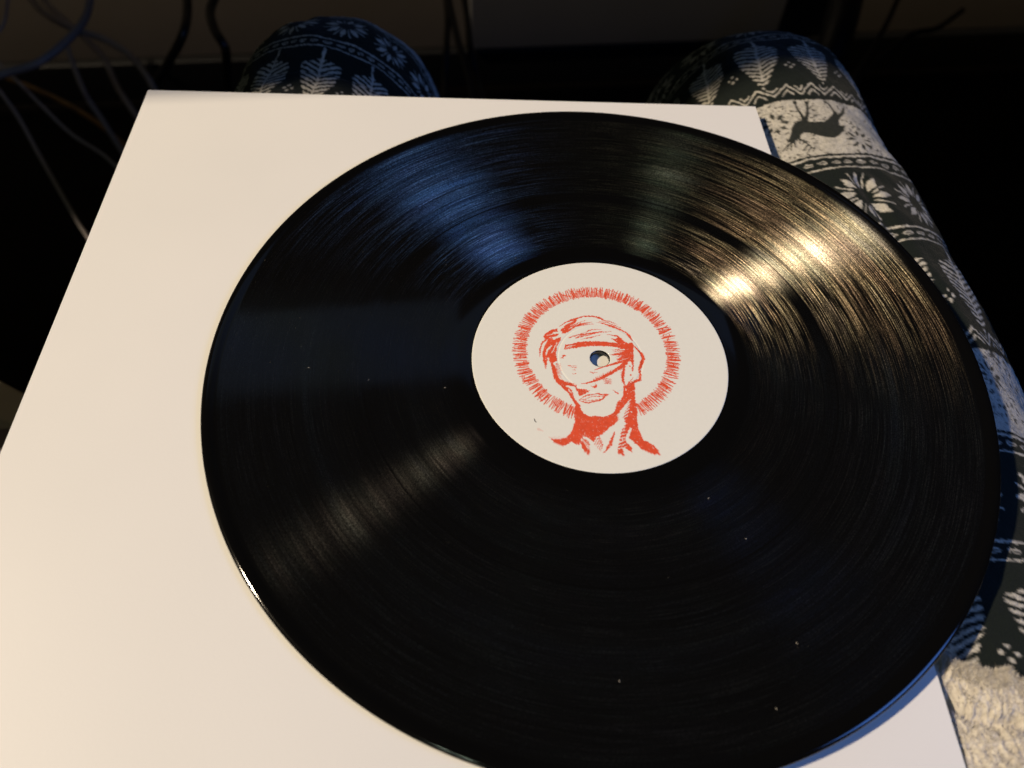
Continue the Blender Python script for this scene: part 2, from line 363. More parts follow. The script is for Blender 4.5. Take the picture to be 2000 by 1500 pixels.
# label artwork traced in the plane of the label -------------------------------------------------
def A2(pts):            # artwork coordinates -> millimetres on the label
    return [tuple(back(980+x/5.556, 540+y/5.556, 0.0)[:2]) for x, y in pts]
UMM = 0.2/5.556*1.06    # one artwork unit in mm (approx)
def artwork(X, Y):
    red = np.zeros(X.shape, bool)
    jx = (fbm(X*2.2, Y*2.2, 5, 3)-.5)*0.75; jy = (fbm(X*2.2, Y*2.2, 9, 3)-.5)*0.75     # rough lino-cut edges
    x = X+jx; y = Y+jy
    def P(pts): nonlocal red; red |= inpoly(x, y, A2(pts))
    def S(pts, ws):
        nonlocal red
        red |= stroke(x, y, A2(pts), [w*UMM for w in (ws if hasattr(ws, '__len__') else [ws]*len(pts))])
    def Cut(pts, ws):
        nonlocal red
        red &= ~stroke(x, y, A2(pts), [w*UMM for w in (ws if hasattr(ws, '__len__') else [ws]*len(pts))])
    # hair
    P([(635, 585), (690, 530), (740, 505), (800, 470), (820, 480), (790, 510), (740, 540), (715, 585), (690, 622), (650, 618), (655, 600), (638, 600)])
    S([(625, 545), (700, 495), (800, 462), (880, 437), (980, 434), (1060, 450), (1110, 478), (1180, 494), (1260, 527)], [5, 14, 24, 12, 18, 24, 14, 9, 4])
    S([(700, 600), (740, 550), (820, 510), (910, 475)], [14, 16, 10, 4])
    S([(715, 600), (780, 550), (860, 515), (980, 498)], [16, 20, 18, 5])
    S([(730, 585), (800, 545), (880, 525), (1000, 516)], [14, 14, 12, 4])
    S([(1030, 500), (1120, 518), (1200, 545), (1280, 577), (1350, 612), (1385, 650), (1415, 700)], [5, 16, 24, 16, 12, 28, 12])
    S([(1060, 490), (1150, 503), (1260, 548), (1290, 562)], [6, 10, 8, 3])
    P([(450, 665), (470, 620), (520, 590), (570, 572), (608, 565), (608, 600), (560, 605), (540, 625), (620, 620), (600, 650), (540, 660), (560, 690), (645, 655), (640, 690), (600, 760), (590, 830), (600, 920), (570, 930), (540, 950), (510, 890), (500, 870), (490, 920), (480, 960), (450, 940), (445, 890), (440, 850), (450, 790), (470, 740), (500, 690)])
    Cut([(478, 850), (500, 790), (545, 750)], [10, 22, 8]); Cut([(470, 700), (520, 665)], 8); Cut([(545, 830), (600, 720)], 7); Cut([(500, 640), (600, 612)], 6)
    S([(410, 875), (415, 790), (440, 720), (500, 670)], [6, 14, 18, 22]); S([(465, 900), (470, 1010)], [26, 4]); S([(492, 890), (480, 1005)], [16, 4])
    # face contour
    S([(520, 900), (560, 980), (583, 1080), (612, 1130), (680, 1195), (735, 1245), (762, 1305), (790, 1355), (830, 1405)], [16, 40, 48, 50, 56, 52, 34, 28, 40])
    for i in range(16): S([(590, 950+i*13), (640+(i % 3)*8, 955+i*13.5)], [9, 2])
    for i in range(12): S([(650+i*14, 1150+i*4), (655+i*14, 1118+i*4+(i % 3)*6)], [9, 3])
    P([(640, 1120), (700, 1145), (760, 1160), (810, 1190), (820, 1215), (890, 1225), (955, 1238), (900, 1280), (840, 1302), (830, 1260), (815, 1240), (790, 1200), (740, 1185), (690, 1185)])
    Cut([(700, 1190), (770, 1215), (800, 1300), (820, 1360)], [10, 22, 24, 10]); Cut([(720, 1225), (745, 1250)], [8, 14])
    # bandage
    P([(690, 740), (760, 735), (830, 712), (950, 705), (1100, 708), (1210, 720), (1260, 730), (1180, 670), (1230, 682), (1262, 662), (1310, 700), (1380, 730), (1420, 745), (1435, 770), (1400, 830), (1410, 900), (1380, 925), (1300, 930), (1240, 905), (1330, 860), (1210, 858), (1170, 850), (1300, 828), (1340, 800), (1330, 788), (1220, 800), (1290, 780), (1200, 765), (1080, 757), (960, 757), (880, 765), (800, 780), (740, 785), (670, 797)])
    Cut([(700, 765), (800, 745)], [10, 3]); Cut([(690, 780), (760, 768)], [6, 3])
    S([(725, 670), (800, 645), (900, 610), (970, 580), (1080, 575)], [10, 12, 5, 12, 4]); S([(805, 672), (870, 642), (960, 625), (1060, 605), (1190, 600)], [8, 38, 28, 12, 4])
    Cut([(830, 655), (960, 628)], [5, 4]); S([(860, 686), (960, 665), (1070, 638)], [5, 12, 4]); S([(1140, 632), (1250, 648), (1320, 710)], [4, 20, 26])
    S([(1400, 740), (1412, 830), (1410, 900), (1422, 960), (1420, 1030)], [50, 34, 34, 18, 8])
    for i in range(7): S([(1190+i*10, 800+i*19), (1290, 806+i*15), (1390, 800+i*17)], [4, 8+2*(i % 3), 16])
    S([(1000, 1018), (1100, 985), (1180, 962), (1260, 937), (1390, 900)], [5, 14, 20, 28, 55]); Cut([(1280, 915), (1370, 890)], [6, 3])
    S([(860, 1162), (920, 1160), (1000, 1137), (1090, 1100), (1200, 1040), (1280, 990), (1345, 940)], [5, 16, 24, 34, 38, 40, 50])
    for i in range(14): S([(1000+i*20, 1135-i*10), (1003+i*20, 1110-i*10-(i % 2)*8)], [10, 3])
    S([(960, 1035), (988, 1050), (1035, 1042)], [7, 9, 4]); S([(645, 885), (690, 857), (652, 860)], [7, 12, 5]); S([(655, 882), (675, 888)], 6)
    for a_, b_, c_ in ((715, 810, 970), (735, 806, 986), (765, 800, 1011), (765, 808, 1055)): S([(a_, c_), (b_, c_+4)], [4, 7])
    P([(960, 1185), (990, 1192), (1010, 1185), (1020, 1165), (1037, 1190), (1026, 1210), (1000, 1216), (985, 1203)])
    for i in range(5): S([(1090+i*5, 1108+i*14), (1140, 1112+i*12), (1195, 1122+i*11)], [3, 9, 3])
    # ear
    S([(1430, 750), (1470, 795), (1520, 845), (1535, 895), (1512, 955), (1490, 1010), (1505, 1080), (1495, 1120), (1440, 1145), (1380, 1180)], [12, 18, 32, 36, 34, 28, 22, 36, 30, 44])
    S([(1340, 945), (1318, 1040), (1308, 1110), (1335, 1185)], [18, 28, 24, 10])
    for i in range(6): S([(1325, 1000+i*28), (1278+i*4, 1020+i*26)], [14, 3])
    S([(1385, 972), (1390, 976)], 12); S([(1400, 1065), (1400, 1074)], 11); S([(1410, 990), (1418, 1020)], [8, 12]); S([(1425, 1100), (1380, 1150)], [6, 14])
    # mouth
    S([(835, 1345), (880, 1312), (940, 1287), (1000, 1280), (1040, 1273), (1100, 1283), (1150, 1283)], [5, 9, 14, 11, 15, 15, 22])
    S([(1150, 1287), (1112, 1302), (1104, 1328), (1050, 1348), (980, 1362), (930, 1374), (890, 1362), (835, 1345)], [12, 16, 16, 12, 12, 16, 12, 8])
    S([(870, 1338), (930, 1322), (990, 1302), (1060, 1303), (1110, 1302)], [5, 7, 8, 7, 8]); S([(895, 1345), (910, 1338), (915, 1352), (1000, 1346), (1090, 1326)], [10, 8, 5, 7, 5])
    S([(1205, 1235), (1258, 1272)], [3, 18])
    # jaw, neck, collar bones
    P([(1320, 1190), (1360, 1180), (1400, 1160), (1440, 1150), (1445, 1250), (1450, 1350), (1475, 1450), (1470, 1550), (1480, 1650), (1510, 1720), (1540, 1782), (1590, 1793), (1640, 1830), (1690, 1880), (1727, 1940), (1640, 1930), (1560, 1900), (1530, 1890), (1480, 1840), (1380, 1760), (1392, 1700), (1412, 1650), (1395, 1640), (1368, 1690), (1345, 1750), (1348, 1800), (1412, 1855), (1412, 1915), (1380, 1895), (1330, 1850), (1310, 1870), (1330, 1950), (1290, 1930), (1255, 1920), (1262, 1840), (1280, 1760), (1300, 1680), (1345, 1600), (1320, 1540), (1290, 1545), (1230, 1600), (1180, 1630), (1130, 1680), (1080, 1720), (1030, 1740), (1000, 1800), (970, 1775), (930, 1745), (870, 1740), (860, 1770), (840, 1830), (800, 1820), (760, 1795), (700, 1830), (660, 1845), (600, 1825), (530, 1762), (600, 1765), (690, 1755), (740, 1710), (770, 1660), (795, 1570), (785, 1480), (800, 1400), (830, 1390), (860, 1440), (890, 1490), (950, 1520), (1030, 1515), (1100, 1525), (1180, 1500), (1230, 1460), (1250, 1400), (1290, 1340), (1320, 1290)])
    for i in range(6): Cut([(1398-i*6, 1335+i*34), (1340-i*10, 1410+i*30), (1252+i*4, 1510+i*14)], [5, 17, 7])
    for i in range(9): Cut([(1500+i*2-160, 1560+i*36), (1262-i*2, 1590+i*36)], [4, 15])
    Cut([(1345, 1215), (1345, 1240)], 8); Cut([(1358, 1395), (1362, 1400)], 10); Cut([(1400, 1465), (1404, 1470)], 14); Cut([(1462, 1420), (1465, 1425)], 14); Cut([(1310, 1765), (1314, 1770)], 12); Cut([(1425, 1240), (1427, 1244)], 10)
    for i in range(10): S([(1240-i*2, 1335+i*14+60), (1275, 1350+i*14)], [3, 10])
    P([(850, 1790), (880, 1790), (930, 1860), (960, 1880), (958, 1925), (940, 1932), (905, 1905), (870, 1860)])
    for i in range(6): S([(868+i*15, 1745+i*10), (900+i*11, 1850+i*12)], [10, 5])
    for i in range(6): Cut([(880+i*14, 1765+i*16), (905+i*12, 1835+i*14)], [5, 3])
    for i in range(5): S([(1058-i*9+i*18, 1735+i*22), (1000+i*18, 1830+i*18)], [12, 3])
    for i in range(6): S([(1225-i*6, 1690+i*26), (1170-i*8, 1810+i*16), (1120-i*6+8, 1905+i*3)], [12, 16, 3])
    # halo of radial cuts
    hc = HALO_C; ang = np.arctan2(Y-hc[1], X-hc[0]); rr = np.hypot(X-hc[0], Y-hc[1])
    r_ = random.Random(3); a0 = 0
    gap0, gap1 = HALO_GAP
    a0 = gap1
    while a0 < gap0+2*math.pi:
        stp = r_.uniform(0.010, 0.019); a0 += stp
        if r_.random() < 0.04: continue
        hw = r_.uniform(0.15, 0.34); ri = HALO_R[0]+r_.uniform(-.45, .6); ro = HALO_R[1]+r_.uniform(-.8, .5)
        sl = r_.uniform(-.03, .03)
        pts = [(hc[0]+ri*math.cos(a0), hc[1]+ri*math.sin(a0)), (hc[0]+(ri+ro)/2*math.cos(a0+sl*.3), hc[1]+(ri+ro)/2*math.sin(a0+sl*.3)), (hc[0]+ro*math.cos(a0+sl), hc[1]+ro*math.sin(a0+sl))]
        red |= stroke(X+jx*.35, Y+jy*.35, pts, [1.3*hw, 1.6*hw, 1.2*hw])
        if r_.random() < .3:
            rm_ = r_.uniform(ri+1.2, ro-1.2); red |= stroke(X+jx*.5, Y+jy*.5, [(hc[0]+rm_*math.cos(a0), hc[1]+rm_*math.sin(a0)), (hc[0]+(rm_+.5)*math.cos(a0+.035), hc[1]+(rm_+.5)*math.sin(a0+.035))], [.45, .25])
    return red
pa = [back(980+x/5.556, 540+y/5.556)[:2] for x, y in ((190, 760), (990, 165), (1850, 870), (1290, 215), (300, 1150), (1660, 1330), (470, 1310), (400, 410))]
A_ = np.array([[2*p[0], 2*p[1], 1] for p in pa]); B_ = np.array([p@p for p in pa]); sol = np.linalg.lstsq(A_, B_, rcond=None)[0]
HALO_C = (sol[0], sol[1]); hr = math.sqrt(sol[2]+sol[0]**2+sol[1]**2); HALO_R = (hr-2.6, hr+2.6)
def _ang(x, y): p = A2([(x, y)])[0]; return math.atan2(p[1]-HALO_C[1], p[0]-HALO_C[0])
HALO_GAP = (_ang(780, 1510), _ang(1480, 1440))

def record():
    root = empty('vinyl_record', W(0, 0, 0))
    tag(root, 'glossy black twelve inch vinyl record with white centre label, lying on the white sleeve', 'vinyl record')
    prof = [(3.65, -1.75), (3.62, -0.3), (3.75, -0.05), (4.2, 0.0), (49.9, 0.0), (50.25, -0.10), (50.8, -0.16), (51.5, -0.10), (54, -0.12), (57.6, -0.16), (58.6, -0.30),
            (87.5, -0.30), (88.2, -0.30), (91.6, -0.31), (92.3, -0.30), (112, -0.30), (144.9, -0.30)]
    prof += [(145+3.9*t, -0.30+0.52*(.5-.5*math.cos(math.pi*t))) for t in np.linspace(.08, 1, 12)]
    prof += [(148.9+1.95*math.sin(a), -0.75+0.97*math.cos(a)) for a in np.linspace(.12, math.pi*.5, 14)]
    prof += [(148.9+1.95*math.cos(a), -0.75-0.97*math.sin(a)) for a in np.linspace(.15, math.pi*.5, 8)]
    prof += [ (148.2, -1.75), (145, -1.3), (60, -1.3), (50, -1.75), (3.65, -1.75)]
    pr = []
    for (r0, z0), (r1, z1) in zip(prof[:-1], prof[1:]):
        n = max(1, int(abs(r1-r0)/4)) if abs(r1-r0) > 4 else 1
        for k in range(n): pr.append((r0+(r1-r0)*k/n, z0+(z1-z0)*k/n))
    pr.append(prof[-1]); pr = np.array(pr)
    NT = 720; th = np.arange(NT)*2*math.pi/NT
    Rr = pr[:, 0][:, None]; Zz = pr[:, 1][:, None]; T = th[None, :]
    V = np.stack([Rr*np.cos(T), Rr*np.sin(T), Zz+warp(Rr, T)], -1).reshape(-1, 3)/1000
    meshobj('vinyl_disc', V, grid_faces(len(pr), NT, True), vinyl_material(), root)
    # paper label
    m, nt, b = mat('printed_label_paper'); N = nt.nodes
    at = N.new('ShaderNodeVertexColor'); at.layer_name = 'print'
    tc = N.new('ShaderNodeTexCoord'); n1 = N.new('ShaderNodeTexNoise'); n1.inputs['Scale'].default_value = 700; n1.inputs['Detail'].default_value = 5
    nt.links.new(tc.outputs['Object'], n1.inputs['Vector'])
    mr = N.new('ShaderNodeMapRange'); mr.inputs[3].default_value = 0.97; mr.inputs[4].default_value = 1.03; nt.links.new(n1.outputs[0], mr.inputs[0])
    vm = N.new('ShaderNodeVectorMath'); vm.operation = 'SCALE'; nt.links.new(at.outputs[0], vm.inputs[0]); nt.links.new(mr.outputs[0], vm.inputs['Scale'])
    nt.links.new(vm.outputs[0], b.inputs['Base Color']); b.inputs['Roughness'].default_value = 0.55; b.inputs['Specular IOR Level'].default_value = 0.3
    bp = N.new('ShaderNodeBump'); bp.inputs['Strength'].default_value = 0.03; bp.inputs['Distance'].default_value = 0.0002
    nt.links.new(n1.outputs[0], bp.inputs['Height']); nt.links.new(bp.outputs[0], b.inputs['Normal'])
    # polar grid, cell about 0.17 mm where the print is
    rad = np.concatenate([[3.95, 3.96, 4.15, 4.5], np.arange(4.7, 42, 0.16), np.arange(42, 49.6, 0.8), [49.75, 49.9, 49.95]])
    NT = 1100; th = np.arange(NT)*2*math.pi/NT
    Rr = rad[:, None]+0*th[None, :]; T = th[None, :]+0*rad[:, None]
    X = Rr*np.cos(T); Y = Rr*np.sin(T)
    Z = 0.11+0*X; Z[0] = -0.02; Z[-1] = 0.0; Z[-2] = 0.07; Z[1] = 0.06
    Z = Z-0.085*np.exp(-((Rr-16.6)/0.33)**2)+0.04*np.clip((16.6-Rr)/0.6, 0, 1)     # pressed ring
    red = np.zeros(X.shape)
    for dx, dy in ((-.05, -.05), (.05, -.05), (-.05, .05), (.05, .05)): red += artwork(X+dx, Y+dy)/4.
    wear = fbm(X*3.5, Y*3.5, 31, 3); spk = fbm(X*1.1+7, Y*1.1, 77, 3)
    red *= 1-np.clip((wear-0.67)*10, 0, 1)*np.clip((spk-0.5)*6, 0, .7)
    # thin pink smears beside the left shoulder
    sm = stroke(X, Y, A2([(400, 1660), (450, 1680)]), [30*UMM, 8*UMM])*.25
    for i in range(14): sm = np.maximum(sm, stroke(X, Y, A2([(520+i*14, 1755+i*2), (500+i*14, 1738-i*.5)]), [6*UMM, 2*UMM])*.35)
    red = np.maximum(red, sm)
    paper = np.array([0.81, 0.815, 0.76]); ink = np.array([0.74, 0.088, 0.035])
    inkv = ink[None, None]*(0.9+.25*fbm(X*.8, Y*.8, 3, 3)[..., None])
    C = paper*(1-red[..., None])+inkv*red[..., None]
    hair = stroke(X, Y, A2([(352, 1545), (362, 1570), (380, 1587)]), [3*UMM, 10*UMM, 3*UMM])
    C[hair] = (0.03, 0.03, 0.03)
    V = np.stack([X, Y, Z+warp(Rr, T)], -1).reshape(-1, 3)/1000
    meshobj('label', V, grid_faces(len(rad), NT, True), m, root, colors=C.reshape(-1, 3))
    # lint and dust lying on the disc
    M_d = simple('pale_lint', (0.40, 0.37, 0.32), 0.8, 0.1, 50)
    vs, fs = [], []
    r_ = random.Random(11)
    def speck(x, y, L_, w, a):
        k = len(vs); z = -0.28+float(warp(np.array(math.hypot(x, y)), np.array(math.atan2(y, x))))
        c, s_ = math.cos(a), math.sin(a)
        for (p, q, h) in ((-L_, 0, 0.01), (0, -w, 0.01), (L_, 0, 0.01), (0, w, 0.01), (0, 0, w*1.2)):
            vs.append(((x+c*p-s_*q)/1000, (y+s_*p+c*q)/1000, (z+h)/1000))
        fs.extend([(k, k+1, k+4), (k+1, k+2, k+4), (k+2, k+3, k+4), (k+3, k, k+4)])
    for i in range(330):
        a = r_.uniform(0, 6.283); rr = r_.uniform(52, 146)
        if i < 160: a = math.radians(r_.gauss(178, 16)); rr = r_.triangular(52, 150, 144)
        big = r_.random() < 0.06
        w = r_.uniform(.018, .045)*(2.0 if big else 1)
        speck(rr*math.cos(a), rr*math.sin(a), w*r_.uniform(1, 3.2), w, r_.uniform(0, 3.14))
    for q in ((869, 757), (1384, 973), (420, 672), (1516, 1384), (1457, 1052), (603, 718), (720, 742), (1556, 1256), (1210, 1330)):
        p = back(*q, -0.3); speck(p[0], p[1], .45, .16, r_.uniform(0, 3))
    d = meshobj('dust', vs, fs, M_d, root, smooth=False); tag(d, kind='stuff')
record()

# ------------------------------------------------------------------ person's lap: patterned pyjama trousers and fleece hem
def snow(x, y, R, ink):       # eight-petal knitted star
    r = np.hypot(x, y); a = np.arctan2(y, x)
    f = (a+math.pi/8) % (math.pi/4)-math.pi/8
    w = np.clip(np.minimum((r-0.34*R)*0.50, (R-r)*0.45), 0, .125*R)
    pet = np.abs(r*np.sin(f)) < w
    f2 = a % (math.pi/4)-math.pi/8
    ln = (np.abs(r*np.sin(f2)) < ink) & (r > .4*R) & (r < 1.0*R)
    return pet, ln
PER = 137.0
def pattern(u, v, seed, deer):
    """u: mm round the leg, v: mm along it towards the hip; returns whiteness 0..1"""
    u = u/1.12; v = v/1.12; ud, vd = u, v
    u, v = u+(fbm(u*.05, v*.05, seed+60, 2)-.5)*4, v+(fbm(u*.05+20, v*.05, seed+61, 2)-.5)*2.5
    u = u+(fbm(u*.9, v*.9, seed, 2)-.5)*1.1; v = v+(fbm(u*.9+50, v*.9, seed+3, 2)-.5)*1.1
    pv = v % PER; row = np.floor(v/PER)
    out = np.zeros(u.shape)
    # stars 0..30
    uu = (u+row*9) % 30-15; a, b = snow(uu, pv-15, 13.0, .3); z = (pv < 30.5); out[z & (a | b)] = 1
    # border 30..40 and 127..137
    for o in (30.5, 127.5):
        q = pv-o; z = (q >= 0) & (q < 9.6)
        out[z & ((np.abs(q-1.3) < .5) | (np.abs(q-8.2) < .35))] = 1
        e = ((u % 6.6)-3.3)/2.2; out[z & (e*e+((q-4.8)/.95)**2 < 1)] = 1
        out[z & (e*e*1.6+((q-4.8)/.45)**2 < 1)] = .15
    # trees 40..82
    z = (pv > 40) & (pv < 82); x = ((u+4) % 29)-14.5; y = pv-42
    out[z & (np.abs(x) < .55) & (y < 34)] = 1
    Wd = np.interp(y, [5, 8, 20, 37, 38], [0, 10.5, 9.0, 1.2, 0])
    out[z & (((y+.55*np.abs(x)-.012*x*x) % 2.75) < 1.35) & (np.abs(x) < Wd+1.0*fbm(u*2, v*2, 8, 1))] = 1
    x = ((u+4+14.5) % 29)-14.5
    for dx, dy in ((-2, 0), (2, 0), (0, 2), (0, -2)): out[z & (np.hypot(x-dx, y-26-dy) < .72)] = 1
    # zigzag 82..91
    z = (pv > 80) & (pv < 91.3); tri = np.abs((u % 13)/6.5-1)
    out[z & (np.abs(pv-(81.6+6.6*tri)) < .55)] = 1
    tr2 = np.abs(((u) % 13)/6.5-1); out[z & (np.abs(pv-(85.2+6.6*tr2)) < .5) & (tr2 < .48)] = .9
    out[z & (np.abs(pv-(78.8+6.6*tri)) < .5) & (tri > .62)] = .9
    # white field 91.5..127
    z = (pv > 91.5) & (pv < 127)
    ws = np.ones(u.shape)
    sp = (vnoise(u*.95, v*1.5, 91) > .76) & (fbm(u*.09, v*.09, 13, 2) > .38)
    ws[sp] = .12
    T = 70.0; uo = (u+row*23) % T; q = pv-91.5
    for cx, cy, Rr in ((9, 12, 7.0), (47, 27, 7.2)):
        dx = (uo-cx+T/2) % T-T/2
        a, b = snow(dx, q-cy, Rr, .0); ws[a] = .06; clear = (np.hypot(dx, q-cy) < .2*Rr); ws[clear] = 1
    if deer is not None:
        for kind, pts, w in deer:
            dd = np.zeros(u.shape, bool); zz = z
            xs = (ud % T)[zz]; ys = ((vd % PER)-91.5)[zz]
            rr = np.zeros(xs.shape, bool)
            for sh in (0, T, -T):
                rr |= inpoly(xs+sh, ys, pts) if kind == 'p' else stroke(xs+sh, ys, pts, w)
            dd[zz] = rr; ws[dd] = .03
    out[z] = ws[z]
    return out
def leg(P, side, fine, name_seed):
    """P rows: x,y,z,r in mm from hip to ankle"""
    C = catmull(np.array(P, float), 40)
    cen, rad = C[:, :3], C[:, 3]
    T = np.gradient(cen, axis=0); T /= np.linalg.norm(T, axis=1)[:, None]
    S = np.array(side, float); S /= np.linalg.norm(S)
    Nn = np.cross(S[None], T); Nn /= np.linalg.norm(Nn, axis=1)[:, None]
    Sd = np.cross(T, Nn)
    top = cen+Nn*rad[:, None]
    arc = np.concatenate([[0], np.cumsum(np.linalg.norm(np.diff(top, axis=0), axis=1))])
    a0, a1 = fine; st = 0.62
    sa = np.concatenate([np.arange(0, a0, 8.0), np.arange(a0, a1, st), np.arange(a1, arc[-1], 8.0)])
    ip = lambda q: np.stack([np.interp(sa, arc, q[:, k]) for k in range(q.shape[1])], 1)
    cen, T, Nn, Sd = ip(cen), ip(T), ip(Nn), ip(Sd); rad = np.interp(sa, arc, rad)
    ph = np.concatenate([np.linspace(-math.pi/2, math.radians(-25), 24, endpoint=False), np.linspace(math.radians(-25), math.radians(205), 400, endpoint=False), np.linspace(math.radians(205), math.pi*1.5, 24, endpoint=False)])
    U = -(ph-math.pi/2)[None, :]*72.0+0*sa[:, None]; V_ = sa[:, None]+0*ph[None, :]
    return dict(cen=cen, T=T, N=Nn, S=Sd, rad=rad, U=U, V=V_, ph=ph, sa=sa)
def leg_positions(L_, disp):
    r = L_['rad'][:, None]+disp
    c, s_ = np.cos(L_['ph'])[None, :, None], np.sin(L_['ph'])[None, :, None]
    return L_['cen'][:, None]+r[..., None]*(c*L_['S'][:, None]+s_*L_['N'][:, None])
RIGHT = [(172, -420, -92, 88), (163, -250, -96, 84), (152, -100, -94, 82), (133, 30, -87, 78), (109, 120, -77, 71), (91, 182, -71, 66), (80, 229, -70, 65),
         (72, 262, -105, 62), (70, 270, -170, 58), (68, 262, -300, 55), (66, 250, -440, 50), (66, 240, -540, 48)]
LEFT = [(-120, -420, -92, 88), (-130, -250, -90, 82), (-142, -100, -84, 76), (-155, 20, -76, 70), (-163, 110, -69, 64), (-167, 160, -65, 61), (-168, 190, -64, 60),
        (-170, 222, -100, 58), (-170, 230, -170, 56), (-168, 222, -300, 54), (-166, 212, -440, 50), (-165, 205, -540, 48)]
def nearest(Pos, Nrm, L_, px, py):
    pr = project(Pos); d = (pr[..., 0]-px)**2+(pr[..., 1]-py)**2
    face = ((CC-Pos)*Nrm).sum(-1) > 0
    d = np.where(face, d, 1e12); k = np.unravel_index(np.argmin(d), d.shape)
    return L_['U'][k], L_['V'][k], math.sqrt(d[k])
person = empty('person', (0, -0.30, 0.0))
tag(person, 'seated person in dark pyjama trousers printed with reindeer and snowflakes', 'person')
def trousers():
    allV, allF, allC, off = [], [], [], 0
    for which, PP, side in (('R', RIGHT, (1, 0.12, 0)), ('L', LEFT, (1, 0.05, 0))):
        fine = (270, 850) if which == 'R' else (500, 760)
        L_ = leg(PP, side, fine, 1)
        U, V_ = L_['U'], L_['V']
        seed = 3 if which == 'R' else 40
        # cloth folds
        disp = 3.0*(fbm(U*.018+V_*.006, V_*.016, seed, 2)-.5)*2 + 1.5*(fbm((U+V_)*.05, (V_-U*.6)*.022, seed+5, 2)-.5)*2
        disp += 0.35*(fbm(U*.35, V_*.35, seed+9, 2)-.5)
        nrm = np.cos(L_['ph'])[None, :, None]*L_['S'][:, None]+np.sin(L_['ph'])[None, :, None]*L_['N'][:, None]
        Pos = leg_positions(L_, disp)
        if which == 'R':
            # long diagonal crease on the outer side of the thigh
            cu = [nearest(Pos, nrm, L_, *q)[:2] for q in ((1685, 352), (1722, 405), (1752, 452), (1800, 515), (1845, 575), (1895, 660))]
            for k in range(len(cu)-1):
                (ua, va), (ub, vb) = cu[k], cu[k+1]; dx, dy = ub-ua, vb-va; l2 = dx*dx+dy*dy
                t = np.clip(((U-ua)*dx+(V_-va)*dy)/l2, 0, 1); d = np.hypot(U-ua-t*dx, V_-va-t*dy)
                disp = np.minimum(disp, disp-3.2*np.exp(-(d/4.0)**2)) if k == 0 else np.where(d < 14, np.minimum(disp, base-3.2*np.exp(-(d/4.0)**2)), disp)
                if k == 0: base = disp+3.2*np.exp(-(d/4.0)**2)
            Pos = leg_positions(L_, disp)
            u0, v0, e0 = nearest(Pos, nrm, L_, 1560, 196); u1, v1, e1 = nearest(Pos, nrm, L_, 1915, 690); u2, v2, e2 = nearest(Pos, nrm, L_, 1620, 305)
            ve = v0+91.5*1.12               # arc where pv = 91.5 ; v runs against arc
            du = u0
        else:
            u0, v0, e0 = nearest(Pos, nrm, L_, 640, 92)
            uT, _, _ = nearest(Pos, nrm, L_, 622, 140)
            ve = v0+38.5*1.12; du = uT
        vv = ve-V_; uu = U
        deer = None
        D = lambda pts: [nearest(PosR, NrmR, LR, 1480+x/6.667, 180+y/6.667)[:2] for x, y in pts]
        if which == 'R':
            PosR, NrmR, LR = Pos, nrm, L_
            deer_raw = [('p', [(600, 320), (650, 290), (655, 330), (660, 385), (750, 390), (870, 385), (930, 330), (990, 260), (1020, 250), (1040, 290), (1090, 245), (1100, 200), (1130, 215), (1130, 285), (1080, 330), (1060, 360), (1060, 430), (1090, 445), (1130, 430), (1125, 500), (1060, 570), (1000, 595), (900, 585), (800, 560), (700, 535), (600, 530), (565, 560), (560, 600), (500, 630), (440, 650), (370, 655), (410, 600), (430, 520), (440, 470), (490, 400), (560, 370), (580, 340)], None),
                        ('s', [(600, 360), (535, 240), (500, 165), (480, 130)], (1.8, 1.1, 1.0, 2.2)), ('s', [(630, 340), (655, 240), (650, 170), (640, 148)], (2.0, 1.2, 1.0, 2.0)),
                        ('s', [(1010, 290), (960, 205), (915, 150), (880, 125)], (1.7, 1.2, 1.0, 2.0)), ('s', [(650, 220), (710, 170)], (.8, .4)),
                        ('s', [(480, 640), (400, 690), (330, 775)], (1.0, .8, .5)), ('s', [(405, 690), (378, 760)], (.7, .4)), ('s', [(440, 670), (428, 760)], (.8, .4)), ('s', [(470, 650), (478, 690)], (.7, .4)),
                        ('s', [(540, 600), (640, 660), (735, 742)], (1.0, .9, .5)), ('s', [(665, 680), (598, 742)], (.8, .5)), ('s', [(700, 715), (650, 785)], (.8, .5)), ('s', [(540, 620), (545, 665)], (.8, .5)), ('s', [(620, 640), (670, 650)], (.6, .4))]
            pp = [(k, D(p), w) for k, p, w in deer_raw]
            rowR = math.floor(91.6/PER)
            global DEER
            DEER = [(k, [(u, (ve-v)/1.12-91.5) for u, v in p], w) for k, p, w in pp]
            # tile coordinate used in pattern: uo=(u+row*23)%70 ; row=0 on this block
            umin = min(u for k, p, w in DEER for u, q in p)
            s1 = nearest(Pos, nrm, L_, 1480+175/6.667, 180+320/6.667)
            uu = U+(9*1.12-s1[0]); DEER = [(k, [((u+(9*1.12-s1[0]))/1.12, q) for u, q in p], w) for k, p, w in DEER]
            s2 = nearest(Pos, nrm, L_, 1480+1050/6.667, 180+755/6.667)
        else:
            uu = U-du+10.5*1.12
        wv = np.zeros(U.shape)
        for a_, b_ in ((-.15, -.15), (.15, -.15), (-.15, .15), (.15, .15)): wv += pattern(uu+a_, vv+b_, seed, DEER)/4
        dark = np.array([0.0085, 0.0125, 0.0105]); lite = np.array([0.54, 0.51, 0.44]); wv = wv*(0.72+0.28*np.clip(fbm(uu*.6, vv*.6, 88, 3)*3-.7, 0, 1))
        C = dark*(1-wv[..., None])+lite*wv[..., None]
        allV.append((Pos/1000+np.array([0, 0, Z0])).reshape(-1, 3)); n = Pos.shape[0]*Pos.shape[1]
        f = grid_faces(Pos.shape[0], Pos.shape[1], True)
        allF.append(f+off); allC.append(C.reshape(-1, 3)); off += n
    m, nt, b = mat('printed_brushed_cotton'); N = nt.nodes
